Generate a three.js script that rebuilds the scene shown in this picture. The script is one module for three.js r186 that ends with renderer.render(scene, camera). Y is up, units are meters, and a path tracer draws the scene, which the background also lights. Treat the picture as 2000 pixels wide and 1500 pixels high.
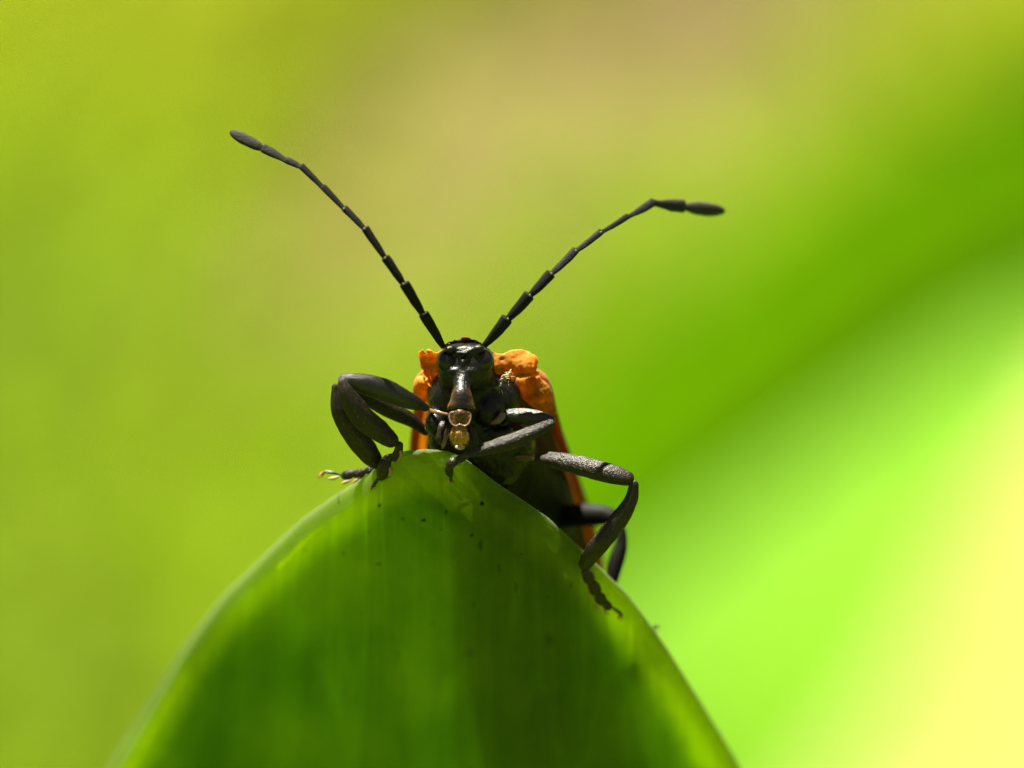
import * as THREE from 'three';
import { mergeGeometries, mergeVertices } from 'three/addons/utils/BufferGeometryUtils.js';

// ------------------------------------------------------------------ camera, sky, sun, exposure
// A macro lens 10 cm from a beetle about 9 mm long; everything is at its real size in metres.
const PITCH = THREE.MathUtils.degToRad(20), DIST = 100;          // the lens looks 20 degrees down; distance in mm
const scene = new THREE.Scene();
const camera = new THREE.PerspectiveCamera(2 * THREE.MathUtils.radToDeg(Math.atan(7.5 / DIST)), 4 / 3, 0.01, 60);
camera.position.set(0, Math.sin(PITCH) * DIST / 1000, Math.cos(PITCH) * DIST / 1000);
camera.rotation.set(-PITCH, 0, 0);
camera.focus = DIST / 1000 + 0.0001;
camera.userData.fStop = camera.getFocalLength() / 4.6;            // an aperture 4.6 mm wide
const toSun = new THREE.Vector3(-0.22, 0.93, 0.10).applyAxisAngle(new THREE.Vector3(1, 0, 0), -PITCH).normalize();
// a bright hazy sky, a little brighter towards the horizon
const skyTexture = (() => { const W = 128, H = 64, d = new Float32Array(W * H * 4); for (let y = 0; y < H; y++) for (let x = 0; x < W; x++) { const up = Math.max(0, Math.sin(((y + 0.5) / H - 0.5) * Math.PI)), k = (1 - up) ** 2; d.set([0.042 + 0.03 * k, 0.045 + 0.028 * k, 0.038 + 0.018 * k, 1], (y * W + x) * 4); } const t = new THREE.DataTexture(d, W, H, THREE.RGBAFormat, THREE.FloatType); t.magFilter = THREE.LinearFilter; t.mapping = THREE.EquirectangularReflectionMapping; t.needsUpdate = true; return t; })();
scene.background = scene.environment = skyTexture;
const sun = new THREE.DirectionalLight(new THREE.Color(1, 0.94, 0.78), 5);
sun.name = 'sun';
sun.position.copy(toSun).multiplyScalar(2);
sun.castShadow = true;
sun.shadow.radius = 1;
Object.assign(sun.shadow.camera, { left: -0.6, right: 0.6, top: 0.6, bottom: -0.6, near: 0.1, far: 5 });
scene.add(sun, sun.target);
const renderer = new THREE.WebGLRenderer({ antialias: true });
renderer.toneMapping = THREE.LinearToneMapping;
renderer.toneMappingExposure = 5.0;
renderer.shadowMap.enabled = true;

// ------------------------------------------------------------------ helpers
const V = (x, y, z) => new THREE.Vector3(x, y, z);
function mulberry(a) { return () => { a |= 0; a = (a + 0x6d2b79f5) | 0; let t = Math.imul(a ^ (a >>> 15), 1 | a); t = (t + Math.imul(t ^ (t >>> 7), 61 | t)) ^ t; return ((t ^ (t >>> 14)) >>> 0) / 4294967296; }; }
const lerp = THREE.MathUtils.lerp, clamp = THREE.MathUtils.clamp, sstep = (a, b, x) => { const t = clamp((x - a) / (b - a), 0, 1); return t * t * (3 - 2 * t); };
function hash3(x, y, z) { let h = Math.imul(x, 374761393) ^ Math.imul(y, 668265263) ^ Math.imul(z, 1274126177); h = Math.imul(h ^ (h >>> 13), 1274126177); return ((h ^ (h >>> 16)) >>> 0) / 4294967296; }
function noise(x, y, z = 0) {
  const ix = Math.floor(x), iy = Math.floor(y), iz = Math.floor(z); let a = x - ix, b = y - iy, c = z - iz;
  a = a * a * (3 - 2 * a); b = b * b * (3 - 2 * b); c = c * c * (3 - 2 * c);
  const h = (i, j, k) => hash3(ix + i, iy + j, iz + k);
  return lerp(lerp(lerp(h(0, 0, 0), h(1, 0, 0), a), lerp(h(0, 1, 0), h(1, 1, 0), a), b), lerp(lerp(h(0, 0, 1), h(1, 0, 1), a), lerp(h(0, 1, 1), h(1, 1, 1), a), b), c) - 0.5;
}
const fbm = (x, y, z = 0, n = 4) => { let s = 0, a = 1; for (let i = 0; i < n; i++, a *= 0.5, x *= 2.03, y *= 2.03, z *= 2.03) s += a * noise(x + i * 17.3, y - i * 9.1, z + i * 4.7); return s; };
// Millimetres in the beetle's own frame (x right, y up across the lens axis, z towards the lens), for a spot of the leaf tip that lies z mm before the plane of focus.
const Q = (px, py, z = 0) => V(((px - 1000) / 100) * (DIST - z) / DIST, ((750 - py) / 100) * (DIST - z) / DIST, z);
const toWorld = (v) => v.clone().multiplyScalar(0.001).applyAxisAngle(V(1, 0, 0), -PITCH);
const placed = (g, base) => { g.scale(0.001, 0.001, 0.001); g.rotateX(-PITCH); if (base) g.translate(-base.x, -base.y, -base.z); return g; };
const used = {};
const numbered = (n) => { used[n] = (used[n] ?? -1) + 1; return used[n] ? `${n}_${String(used[n]).padStart(3, '0')}` : n; };
function thing(name, label, category, base = V(0, 0, 0), group) {
  const o = new THREE.Group(); o.name = numbered(name); o.position.copy(base); o.userData = { label, category }; if (group) o.userData.group = group;
  scene.add(o); return o;
}
function mesh(name, g, m, parent, label) {
  const o = new THREE.Mesh(g, m); o.name = parent.isScene ? numbered(name) : name; o.castShadow = o.receiveShadow = true; if (label) o.userData.label = label;
  parent.add(o); return o;
}
function part(name, parent) { const o = new THREE.Group(); o.name = name; parent.add(o); return o; }

// A grid of points (rows x cols) to a surface; wrap closes the columns.
function gridGeo(rows, cols, at, { wrap = false, uv, color } = {}) {
  const pos = [], uvs = [], cs = [], idx = [], c1 = wrap ? cols + 1 : cols;
  for (let i = 0; i < rows; i++) for (let j = 0; j < c1; j++) {
    const p = at(i, wrap ? j % cols : j); pos.push(p.x, p.y, p.z);
    const t = uv ? uv(i, j) : [j / (c1 - 1), i / (rows - 1)]; uvs.push(t[0], t[1]);
    if (color) { const c = color(i, j % cols, p); cs.push(c[0], c[1], c[2]); }
  }
  for (let i = 0; i < rows - 1; i++) for (let j = 0; j < c1 - 1; j++) { const a = i * c1 + j, b = a + 1, c = a + c1, d = c + 1; idx.push(a, c, b, b, c, d); }
  const g = new THREE.BufferGeometry();
  g.setAttribute('position', new THREE.Float32BufferAttribute(pos, 3)); g.setAttribute('uv', new THREE.Float32BufferAttribute(uvs, 2));
  if (color) g.setAttribute('color', new THREE.Float32BufferAttribute(cs, 3));
  g.setIndex(idx); g.computeVertexNormals();
  if (wrap) { const n = g.attributes.normal; for (let i = 0; i < rows; i++) { const a = i * c1, b = a + cols, v = V(n.getX(a) + n.getX(b), n.getY(a) + n.getY(b), n.getZ(a) + n.getZ(b)).normalize(); n.setXYZ(a, v.x, v.y, v.z); n.setXYZ(b, v.x, v.y, v.z); } }
  return g;
}
const table = (xs, t) => { const k = clamp(t, 0, 1) * (xs.length - 1), i = Math.min(Math.floor(k), xs.length - 2), f = k - i, p = (j) => xs[clamp(j, 0, xs.length - 1)]; const a = p(i - 1), b = p(i), c = p(i + 1), d = p(i + 2); return Math.max(0.0001, b + 0.5 * f * (c - a + f * (2 * a - 5 * b + 4 * c - d + f * (3 * (b - c) + d - a)))); };
// A limb along pts ([px, py, z] each), with widths (in hundredths of a mm) spread evenly along it; depth = thickness over width.
function limb(pts, widths, { depth = 0.75, n = 40, sides = 20, shift, ridge = 0, rough = 0.02, power = 2, ends = [1, 1], cap = 0.9, slim = 1, color, seed = 0, twist = 0 } = {}) {
  const curve = new THREE.CatmullRomCurve3(pts.map((p) => Q(...p)), false, 'centripetal'), L = curve.getLength();
  const st = [];
  for (let i = 0; i <= n; i++) {
    const t = 0.5 - 0.5 * Math.cos((Math.PI * i) / n), p = curve.getPointAt(t), T = curve.getTangentAt(t);
    const w0 = (table(widths, t) * slim) / 200, e = Math.min(0.3, (cap * w0) / L), round = (s, on) => (on && s < e ? Math.sqrt(Math.max(0.0004, 1 - (1 - s / e) ** 2)) : 1);
    const w = w0 * round(t, ends[0]) * round(1 - t, ends[1]);
    const W = V(-T.y, T.x, 0).normalize().applyAxisAngle(T, twist), H = T.clone().cross(W).normalize();
    st.push({ p: shift ? p.addScaledVector(W, shift(t) / 100) : p, W, H, w, s: t * L, t });
  }
  return gridGeo(st.length, sides, (i, j) => {
    const { p, W, H, w, s } = st[i], a = (j / sides) * 2 * Math.PI, ca = Math.cos(a), sa = Math.sin(a), q = (x) => Math.sign(x) * Math.abs(x) ** (2 / power);
    const r = 1 + ridge * Math.cos(4 * a) + rough * 2 * fbm(ca * 2 + seed * 7, sa * 2, s * 6 + seed, 3);
    return p.clone().addScaledVector(W, q(ca) * w * r).addScaledVector(H, q(sa) * w * depth * r);
  }, { wrap: true, uv: (i, j) => [((j / sides) * 2 * Math.PI * Math.max(...widths)) / 200, st[i].s], color: color && ((i, j, p) => color(st[i].t, p, (j / sides) * 2 * Math.PI)) });
}
// Surface of a signed distance field (mm) by naive surface nets.
function nets(f, lo, hi, cell, color) {
  const N = [0, 1, 2].map((k) => Math.ceil((hi.getComponent(k) - lo.getComponent(k)) / cell) + 1), [nx, ny, nz] = N, D = new Float32Array(nx * ny * nz);
  const at = (i, j, k) => (k * ny + j) * nx + i;
  for (let k = 0; k < nz; k++) for (let j = 0; j < ny; j++) for (let i = 0; i < nx; i++) D[at(i, j, k)] = f(lo.x + i * cell, lo.y + j * cell, lo.z + k * cell);
  const id = new Int32Array(D.length).fill(-1), pos = [], idx = [];
  for (let k = 0; k < nz - 1; k++) for (let j = 0; j < ny - 1; j++) for (let i = 0; i < nx - 1; i++) {
    let x = 0, y = 0, z = 0, n = 0; const c = [];
    for (let m = 0; m < 8; m++) c.push(D[at(i + (m & 1), j + ((m >> 1) & 1), k + (m >> 2))]);
    const neg = c.filter((v) => v < 0).length; if (!neg || neg === 8) continue;
    for (let a = 0; a < 8; a++) for (const b of [1, 2, 4]) if (!(a & b)) { const u = c[a], v = c[a | b]; if (u < 0 !== v < 0) { const t = u / (u - v); x += (a & 1) + (b === 1 ? t : 0); y += ((a >> 1) & 1) + (b === 2 ? t : 0); z += (a >> 2) + (b === 4 ? t : 0); n++; } }
    id[at(i, j, k)] = pos.length / 3; pos.push(lo.x + (i + x / n) * cell, lo.y + (j + y / n) * cell, lo.z + (k + z / n) * cell);
  }
  for (let k = 1; k < nz - 1; k++) for (let j = 1; j < ny - 1; j++) for (let i = 1; i < nx - 1; i++) {
    const a = D[at(i, j, k)] < 0;
    const quad = (p, q, r, s, flip) => { if (p < 0 || q < 0 || r < 0 || s < 0) return; flip ? idx.push(p, q, r, p, r, s) : idx.push(p, r, q, p, s, r); };
    if (a !== D[at(i + 1, j, k)] < 0) quad(id[at(i, j - 1, k - 1)], id[at(i, j, k - 1)], id[at(i, j, k)], id[at(i, j - 1, k)], a);
    if (a !== D[at(i, j + 1, k)] < 0) quad(id[at(i - 1, j, k - 1)], id[at(i - 1, j, k)], id[at(i, j, k)], id[at(i, j, k - 1)], a);
    if (a !== D[at(i, j, k + 1)] < 0) quad(id[at(i - 1, j - 1, k)], id[at(i, j - 1, k)], id[at(i, j, k)], id[at(i - 1, j, k)], a);
  }
  const g = new THREE.BufferGeometry(); g.setAttribute('position', new THREE.Float32BufferAttribute(pos, 3)); g.setIndex(idx);
  g.setAttribute('uv', new THREE.Float32BufferAttribute(new Float32Array((pos.length / 3) * 2), 2));
  if (color) { const cs = []; for (let i = 0; i < pos.length; i += 3) cs.push(...color(pos[i], pos[i + 1], pos[i + 2])); g.setAttribute('color', new THREE.Float32BufferAttribute(cs, 3)); }
  g.computeVertexNormals(); return g;
}
const smin = (a, b, k) => { const h = Math.max(k - Math.abs(a - b), 0) / k; return Math.min(a, b) - h * h * k * 0.25; };
const ball = (px, py, z, rx, ry = rx, rz = rx, k = 0.1) => { const c = Q(px, py, z), m = Math.min(rx, ry, rz); return { k, f: (x, y, zz) => { const a = (x - c.x) / rx, b = (y - c.y) / ry, d = (zz - c.z) / rz, l = Math.sqrt(a * a + b * b + d * d); const g = Math.sqrt((a / rx) ** 2 + (b / ry) ** 2 + (d / rz) ** 2) || 1 / m; return (l * (l - 1)) / g; } }; };
const rod = (p, q, r1, r2 = r1, k = 0.05) => { const a = Q(...p), b = Q(...q), d = b.clone().sub(a), l2 = d.lengthSq(); return { k, f: (x, y, z) => { const ex = x - a.x, ey = y - a.y, ez = z - a.z, t = clamp((ex * d.x + ey * d.y + ez * d.z) / l2, 0, 1); return Math.hypot(ex - d.x * t, ey - d.y * t, ez - d.z * t) - lerp(r1, r2, t); } }; };
const join = (list) => (x, y, z) => { let d = 1e9; for (const s of list) d = smin(d, s.f(x, y, z), s.k); return d; };
function polyDist(P) { // signed distance to a polygon [[x, y], ...]
  return (x, y) => { let d = 1e9, s = 1; for (let i = 0, j = P.length - 1; i < P.length; j = i++) { const [ax, ay] = P[i], [bx, by] = P[j], ex = bx - ax, ey = by - ay, wx = x - ax, wy = y - ay, t = clamp((wx * ex + wy * ey) / (ex * ex + ey * ey + 1e-12), 0, 1); d = Math.min(d, (wx - ex * t) ** 2 + (wy - ey * t) ** 2); if (ay > y !== by > y && x < ((bx - ax) * (y - ay)) / (by - ay) + ax) s = -s; } return s * Math.sqrt(d); };
}
const smooth = (pts, closed = true, per = 6) => new THREE.CatmullRomCurve3(pts.map((p) => V(p[0], p[1], p[2] ?? 0)), closed, 'centripetal').getPoints(pts.length * per);
// Hairs: thin three-sided cones on the faces of geometries, leaning along lean.
function hairs(geos, count, len, thick, seed, lean = V(0, -0.5, 0.2), keep) {
  const R = mulberry(seed), pos = [], idx = [], a = V(), b = V(), c = V(), tri = [];
  for (const g of geos) { const P = g.attributes.position, I = g.index; for (let i = 0; i < I.count; i += 3) { a.fromBufferAttribute(P, I.getX(i)); b.fromBufferAttribute(P, I.getX(i + 1)); c.fromBufferAttribute(P, I.getX(i + 2)); const n = b.clone().sub(a).cross(c.clone().sub(a)), ar = n.length(); if (ar > 1e-9) tri.push([a.clone(), b.clone(), c.clone(), n.divideScalar(ar), ar]); } }
  const sum = []; let tot = 0; for (const t of tri) sum.push((tot += t[4]));
  for (let i = 0; i < count; i++) {
    const r = R() * tot; let lo = 0, hi = sum.length - 1; while (lo < hi) { const m = (lo + hi) >> 1; sum[m] < r ? (lo = m + 1) : (hi = m); }
    const [A, B, C, N] = tri[lo]; let u = R(), v = R(); if (u + v > 1) { u = 1 - u; v = 1 - v; }
    const p = A.clone().multiplyScalar(1 - u - v).addScaledVector(B, u).addScaledVector(C, v); if (keep && !keep(p)) continue;
    const l = len * (0.55 + 0.9 * R()), d = N.clone().addScaledVector(typeof lean === 'function' ? lean(p) : lean, 1).add(V(R() - 0.5, R() - 0.5, R() - 0.5).multiplyScalar(0.5)).normalize();
    const s = V(0.3, 0.2, 0.9).cross(d).normalize(), t = d.clone().cross(s), w = thick * (0.7 + 0.6 * R()), k = pos.length / 3;
    for (let m = 0; m < 3; m++) { const g = (m * 2 * Math.PI) / 3, q = p.clone().addScaledVector(s, Math.cos(g) * w).addScaledVector(t, Math.sin(g) * w).addScaledVector(N, -w); pos.push(q.x, q.y, q.z); }
    const e = p.addScaledVector(d, l).addScaledVector(N, -l * 0.12); pos.push(e.x, e.y, e.z);
    idx.push(k, k + 1, k + 3, k + 1, k + 2, k + 3, k + 2, k, k + 3);
  }
  const g = new THREE.BufferGeometry(); g.setAttribute('position', new THREE.Float32BufferAttribute(pos, 3)); g.setIndex(idx); g.computeVertexNormals(); return g;
}
const tex = (w, h, f, { srgb = false, repeat } = {}) => { const d = new Uint8Array(w * h * 4); for (let y = 0; y < h; y++) for (let x = 0; x < w; x++) { const c = f(x / w, y / h); for (let k = 0; k < 3; k++) d[(y * w + x) * 4 + k] = clamp(Math.round(255 * (srgb ? (c[k] <= 0.0031308 ? 12.92 * c[k] : 1.055 * c[k] ** (1 / 2.4) - 0.055) : c[k])), 0, 255); d[(y * w + x) * 4 + 3] = 255; } const t = new THREE.DataTexture(d, w, h); t.magFilter = THREE.LinearFilter; t.minFilter = THREE.LinearFilter; t.wrapS = t.wrapT = THREE.RepeatWrapping; if (srgb) t.colorSpace = THREE.SRGBColorSpace; if (repeat) t.repeat.set(...repeat); t.needsUpdate = true; return t; };
const phys = (o) => { const m = new THREE.MeshPhysicalMaterial(); for (const [k, v] of Object.entries(o)) { if (k === 'rgb') m.color.setRGB(...v); else if (m[k]?.isColor) m[k].setRGB(...v); else m[k] = v; } return m; };

// ------------------------------------------------------------------ materials
// one tile = 1 mm of cuticle covered in short lying hairs and pits
const pelt = tex(512, 512, (u, v) => { let h = 0; for (const [fx, fy, s] of [[90, 26, 1], [150, 60, 0.6]]) h += s * Math.abs(noise(u * fx, v * fy, fx)); const w = 0.35 * noise(u * 30, v * 30, 3); return [0.25 + 1.2 * h + w, 0.25 + 1.2 * h + w, 0]; });
const peltColor = tex(256, 256, (u, v) => { const k = clamp(0.5 + 0.9 * fbm(u * 9, v * 7, 2, 3), 0, 1), s = Math.max(0, noise(u * 80, v * 30, 8) - 0.2) * 2.4; return [0.004 + 0.011 * k + s * 0.08, 0.003 + 0.007 * k + s * 0.065, 0.002 + 0.0035 * k + s * 0.05]; }, { srgb: true });
const M = {
  chitin: phys({ name: 'black cuticle', vertexColors: true, bumpMap: pelt, bumpScale: 7e-6, roughness: 0.34, ior: 1.56, specularIntensity: 0.48, clearcoat: 0.05, clearcoatRoughness: 0.15 }),
  belly: phys({ name: 'dull black belly', rgb: [0.005, 0.005, 0.004], roughness: 0.6, specularIntensity: 0.2 }),
  leg: phys({ name: 'hairy black cuticle', map: peltColor, bumpMap: pelt, bumpScale: 0.8e-5, roughness: 0.36, specularIntensity: 0.6, ior: 1.56 }),
  legDark: phys({ name: 'smooth black cuticle', rgb: [0.004, 0.004, 0.003], bumpMap: pelt, bumpScale: 6e-6, roughness: 0.33, ior: 1.56 }),
  antenna: phys({ name: 'antenna cuticle', vertexColors: true, bumpMap: pelt, bumpScale: 8e-6, roughness: 0.6, specularIntensity: 0.35 }),
  eye: phys({ name: 'eye', rgb: [0.006, 0.006, 0.005], roughness: 0.14, ior: 1.5, specularIntensity: 0.6, clearcoat: 0.15, clearcoatRoughness: 0.06 }),
  orange: phys({ name: 'orange wing case', vertexColors: true, roughness: 0.85, transmission: 0.62, thickness: 0, specularIntensity: 0.25, clearcoat: 0.08, clearcoatRoughness: 0.25 }),
  hair: phys({ name: 'dark bristle', rgb: [0.016, 0.013, 0.009], roughness: 0.45, specularIntensity: 0.6 }),
  down: phys({ name: 'black down', rgb: [0.008, 0.007, 0.005], roughness: 0.6, specularIntensity: 0.25 }),
  goldHair: phys({ name: 'golden bristle', rgb: [0.7, 0.38, 0.10], roughness: 0.35 }),
  pad: phys({ name: 'pale sole pad', rgb: [0.40, 0.29, 0.09], roughness: 0.6, transmission: 0.35, thickness: 0 }),
  claw: phys({ name: 'amber claw', rgb: [0.22, 0.07, 0.015], roughness: 0.25 }),
  amber: phys({ name: 'amber joint', rgb: [0.12, 0.06, 0.022], roughness: 0.25, clearcoat: 0.5 }),
  crumb: phys({ name: 'dry crumb', rgb: [0.26, 0.21, 0.10], roughness: 0.8 }),
  dirt: phys({ name: 'dark dirt', rgb: [0.03, 0.03, 0.02], roughness: 0.9 }),
};

// ------------------------------------------------------------------ the perch leaf
const TIP = [832, 889];
const halfW = (() => { // half width (mm) against distance from the tip (mm)
  const T = [0, 0.03, 0.10, 0.20, 0.40, 0.62, 0.97, 1.32, 2.02, 2.77, 3.82, 4.92, 6.02, 8, 11, 16, 24, 34, 44, 50], W = [0, 0.36, 0.56, 0.74, 1.0, 1.28, 1.82, 2.32, 3.06, 3.83, 4.62, 5.30, 5.98, 6.9, 7.9, 8.8, 8.6, 6.4, 2.6, 1.2];
  return (t) => { let i = 1; while (i < T.length - 1 && t > T[i]) i++; return lerp(W[i - 1], W[i], clamp((t - T[i - 1]) / (T[i] - T[i - 1]), 0, 1)); };
})();
const leafZ = (u, t) => -0.85 * t - 0.3 * (Math.sqrt(u * u + 1) - 1) + 0.38 * u - 0.10 * sstep(3, 40, t) * t + 0.05 * fbm(u * 0.4, t * 0.3, 5, 2) * Math.min(t, 2);
const edgePts = []; for (let i = -160; i <= 160; i++) { const t = 14 * (Math.abs(i) / 160) ** 2.2; edgePts.push([Math.sign(i) * halfW(t), t]); }
const edgeDist = (u, t) => { let m = 1e9; for (const [a, b] of edgePts) m = Math.min(m, (a - u) ** 2 + (b - t) ** 2); return Math.sqrt(m); };
const swell = (u, t, d = edgeDist(u, t) + 0.12) => { const R = lerp(0.72, 0.5, sstep(-0.2, 1.2, u)), q = 1 - Math.min(d, R) / R; return 0.52 * R * Math.sqrt(Math.max(0, 1 - q * q)); };   // half thickness on the front: a broad rounded shoulder
const leafFront = (px, py, lift = 0.06) => { const u = (px - TIP[0]) / 100, t = (py - TIP[1]) / 100; return leafZ(u, t) + (Math.abs(u) < halfW(Math.max(0, t)) && t > 0 ? swell(u, t) : 0.1) + lift; };
const leafPoint = (u, t) => Q(TIP[0] + u * 100, TIP[1] + t * 100, leafZ(u, t));
{
  const n = 150, out = []; // outline from the lower left round the tip to the lower right
  for (let i = -n; i <= n; i++) { const a = Math.abs(i) / n, t = 50 * Math.pow(a, 2.6); out.push([Math.sign(i) * halfW(t) + (t > 0.25 ? 0.022 * fbm(t * 1.6, Math.sign(i) * 5, 3, 3) : 0), t]); }
  const inner = 34, rim = 5, prof = [];
  for (let k = 0; k <= inner; k++) prof.push([1 - Math.pow(k / inner, 1.5), null, -1]);        // back: from the midrib to the edge
  prof.pop();
  for (let k = 0; k <= rim; k++) prof.push([0, 0.12 * Math.sin((Math.PI / 2) * k / rim), 0, -0.12 * Math.cos((Math.PI / 2) * k / rim)]);
  for (let k = 1; k <= 6; k++) prof.push([0, 0.12 * (1 - (k / 6) ** 2), 0, null]);
  for (let k = inner - 1; k >= 0; k--) prof.push([1 - Math.pow(k / inner, 1.5), null, 1]);
  const edgeH = 0.12, rows = out.length, uvs = [];
  const frame = (u, t) => { const e = 0.02, a = leafPoint(u + e, t).sub(leafPoint(u - e, t)), b = leafPoint(u, t + e).sub(leafPoint(u, Math.max(0, t - e))); return b.cross(a).normalize(); };
  const blade = gridGeo(rows, prof.length, (i, j) => {
    const [ou, ot] = out[i], [r, out_, side, hh] = prof[j], st = ot * 0.93 + 1.0 + 0.25 * Math.min(ot, 3), u = ou * (1 - r), t = lerp(ot, st, r);
    const c = leafPoint(u, t), nn = frame(u, t);
    const a = out[Math.max(0, i - 1)], b = out[Math.min(rows - 1, i + 1)];
    uvs.push([u, t]);
    if (out_ !== null) { const tan = leafPoint(...b).sub(leafPoint(...a)).normalize(), e = nn.clone().cross(tan).normalize(); if (e.dot(leafPoint(0, ot + 1.5).sub(c)) > 0) e.negate(); return c.addScaledVector(e, out_).addScaledVector(nn, hh ?? swell(u, t, 0.12 - out_)); }
    const h = side > 0 ? swell(u, t) : edgeH + 0.08 * (1 - Math.exp(-r * Math.abs(ou)));
    return c.addScaledVector(nn, side * h);
  }, { uv: (i, j) => { const [u, t] = uvs[i * prof.length + j]; return [0.5 + 0.5 * u / (halfW(t) + 0.3), t / 25]; } });
  // veins run the length of the blade; small dark specks and scars lie on it
  const R = mulberry(11), spots = [];
  for (const [x, y, r, d] of [[943, 967, 4, 1], [837, 992, 4, 0.9], [877, 979, 3, 0.6], [925, 1027, 4, 0.8], [941, 1048, 4.5, 0.6], [755, 1079, 5, 0.5], [670, 965, 3.5, 1], [757, 965, 3.5, 0.8], [1020, 1065, 2.5, 0.9], [687, 1060, 4, 0.4], [611, 1054, 4, 0.35], [800, 990, 3, 0.5], [868, 1012, 3, 0.4], [978, 1093, 4, 0.4], [1074, 1232, 8, 0.4], [920, 1255, 9, 0.3], [1010, 1130, 4, 0.4], [1238, 1285, 7, 0.4]]) spots.push([x, y, r, d]);
  for (let i = 0; i < 20; i++) { const t = 0.3 + R() * 5.5, u = (R() * 2 - 1) * halfW(t) * 0.95; spots.push([TIP[0] + u * 100, TIP[1] + t * 100, 1.2 + 2.6 * R(), 0.2 + 0.4 * R()]); }
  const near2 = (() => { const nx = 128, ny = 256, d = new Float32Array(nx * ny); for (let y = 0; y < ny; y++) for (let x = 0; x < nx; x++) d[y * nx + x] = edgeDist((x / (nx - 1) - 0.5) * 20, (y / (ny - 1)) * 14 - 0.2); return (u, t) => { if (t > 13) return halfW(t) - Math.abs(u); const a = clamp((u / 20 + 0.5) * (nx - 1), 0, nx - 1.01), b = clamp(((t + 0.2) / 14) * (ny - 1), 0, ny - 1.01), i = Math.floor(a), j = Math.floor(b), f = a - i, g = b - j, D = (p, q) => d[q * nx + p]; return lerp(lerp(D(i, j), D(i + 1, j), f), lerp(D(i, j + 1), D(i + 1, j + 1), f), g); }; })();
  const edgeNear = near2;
  const W = 1024, H = 2048; let rowB = -1, near = [];
  const skin = tex(W, H, (a, b) => {
    const t = b * 25, hw = halfW(t) + 0.3, u = (a - 0.5) * 2 * hw, un = (a - 0.5) * 2;
    let vein = 0; for (const [f, s, w] of [[1.6, 1, 0.6], [4.5, 2, 0.5], [14, 3, 0.35], [40, 4, 0.16]]) vein += w * noise(u * f * (1 - 0.02 * t) + 0.3 * noise(t * 0.9, u * 2, s), t * 0.22, s * 3);
    const mot = fbm(u * 0.75, t * 0.75, 9, 3) + 0.25 * fbm(u * 5, t * 5, 4, 3), lines = 0.55 * (1 - sstep(0.0, 0.05, Math.abs(noise(u * 2.3 + 0.4 * noise(t * 0.5, u, 6), t * 0.12, 21)))) + 0.4 * (1 - sstep(0.0, 0.07, Math.abs(noise(u * 5.5 + 0.3 * noise(t * 0.7, u, 9), t * 0.15, 33)))), k = 1 + 0.3 * vein + 0.3 * mot + 0.5 * lines * (0.5 + noise(u * 3, t * 0.8, 5));
    let c = [0.124 * k * (1 + 0.25 * mot), 0.24 * k, 0.001 * k]; { const ed = edgeNear(u, t) + 0.08 * noise(u * 6, t * 6, 2), y = 1 - sstep(0.25, 0.75, ed); c = [lerp(c[0], 0.28 * k, y), lerp(c[1], 0.40 * k, y), c[2]]; const m = 1 - sstep(0.02, 0.26, ed); c = [lerp(c[0], 0.215 * (0.7 + 0.3 * k), m), lerp(c[1], 0.31 * (0.7 + 0.3 * k), m), lerp(c[2], 0.002, m)]; }   // sunlit rim and the yellow glow inside it, painted into the leaf colour
    const px = TIP[0] + u * 100, py = TIP[1] + t * 100; if (b !== rowB) { rowB = b; near = spots.filter((q) => Math.abs(q[1] - py) < q[2] * 2.5 + 2); }
    for (const [x, y, r, d] of near) { const dd = Math.hypot(px - x, (py - y) * (0.8 + 0.4 * Math.sin(x))) + 0.7 * r * noise(px * 0.4, py * 0.4, x) * 1.6; if (dd < r * 1.4) { const m = d * (1 - sstep(r * 0.7, r * 1.3, dd)); c = [lerp(c[0], 0.018, m), lerp(c[1], 0.02, m), lerp(c[2], 0.006, m)]; } }
    return c;
  }, { srgb: true });
  skin.wrapS = skin.wrapT = THREE.ClampToEdgeWrapping;
  const ribs = tex(512, 512, (a, b) => { const v = 0.5 + 0.5 * noise(a * 150, b * 150, 3) + 0.3 * noise(a * 60, b * 60, 7); return [v, v, v]; }, { repeat: [6, 12] });
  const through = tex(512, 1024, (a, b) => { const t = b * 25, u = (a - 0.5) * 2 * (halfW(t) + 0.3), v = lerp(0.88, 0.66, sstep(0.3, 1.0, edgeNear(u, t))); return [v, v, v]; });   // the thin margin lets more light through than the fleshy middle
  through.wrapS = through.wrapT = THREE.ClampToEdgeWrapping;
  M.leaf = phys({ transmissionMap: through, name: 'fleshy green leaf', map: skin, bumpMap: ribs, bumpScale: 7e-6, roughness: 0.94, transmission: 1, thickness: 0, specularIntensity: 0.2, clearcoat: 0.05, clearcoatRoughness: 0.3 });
  M.stalk = phys({ name: 'leaf stalk', rgb: [0.08, 0.15, 0.012], roughness: 0.5 });
  const foot = toWorld(leafPoint(0, 49.5)), base = V(foot.x + 0.005, -0.25, foot.z - 0.03);
  const leaf = thing('leaf', 'thick green leaf with rounded tip rising from the bottom edge, beetle on its tip', 'leaf', base);
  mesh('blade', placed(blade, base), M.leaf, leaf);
  const st = new THREE.TubeGeometry(new THREE.CatmullRomCurve3([toWorld(leafPoint(0, 46)), foot, foot.clone().lerp(base, 0.4).add(V(0, 0, -0.012)), base.clone().add(V(0, -0.005, 0))]), 40, 0.0014, 12);
  mesh('stalk', st.translate(-base.x, -base.y, -base.z), M.stalk, leaf);
}

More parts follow.
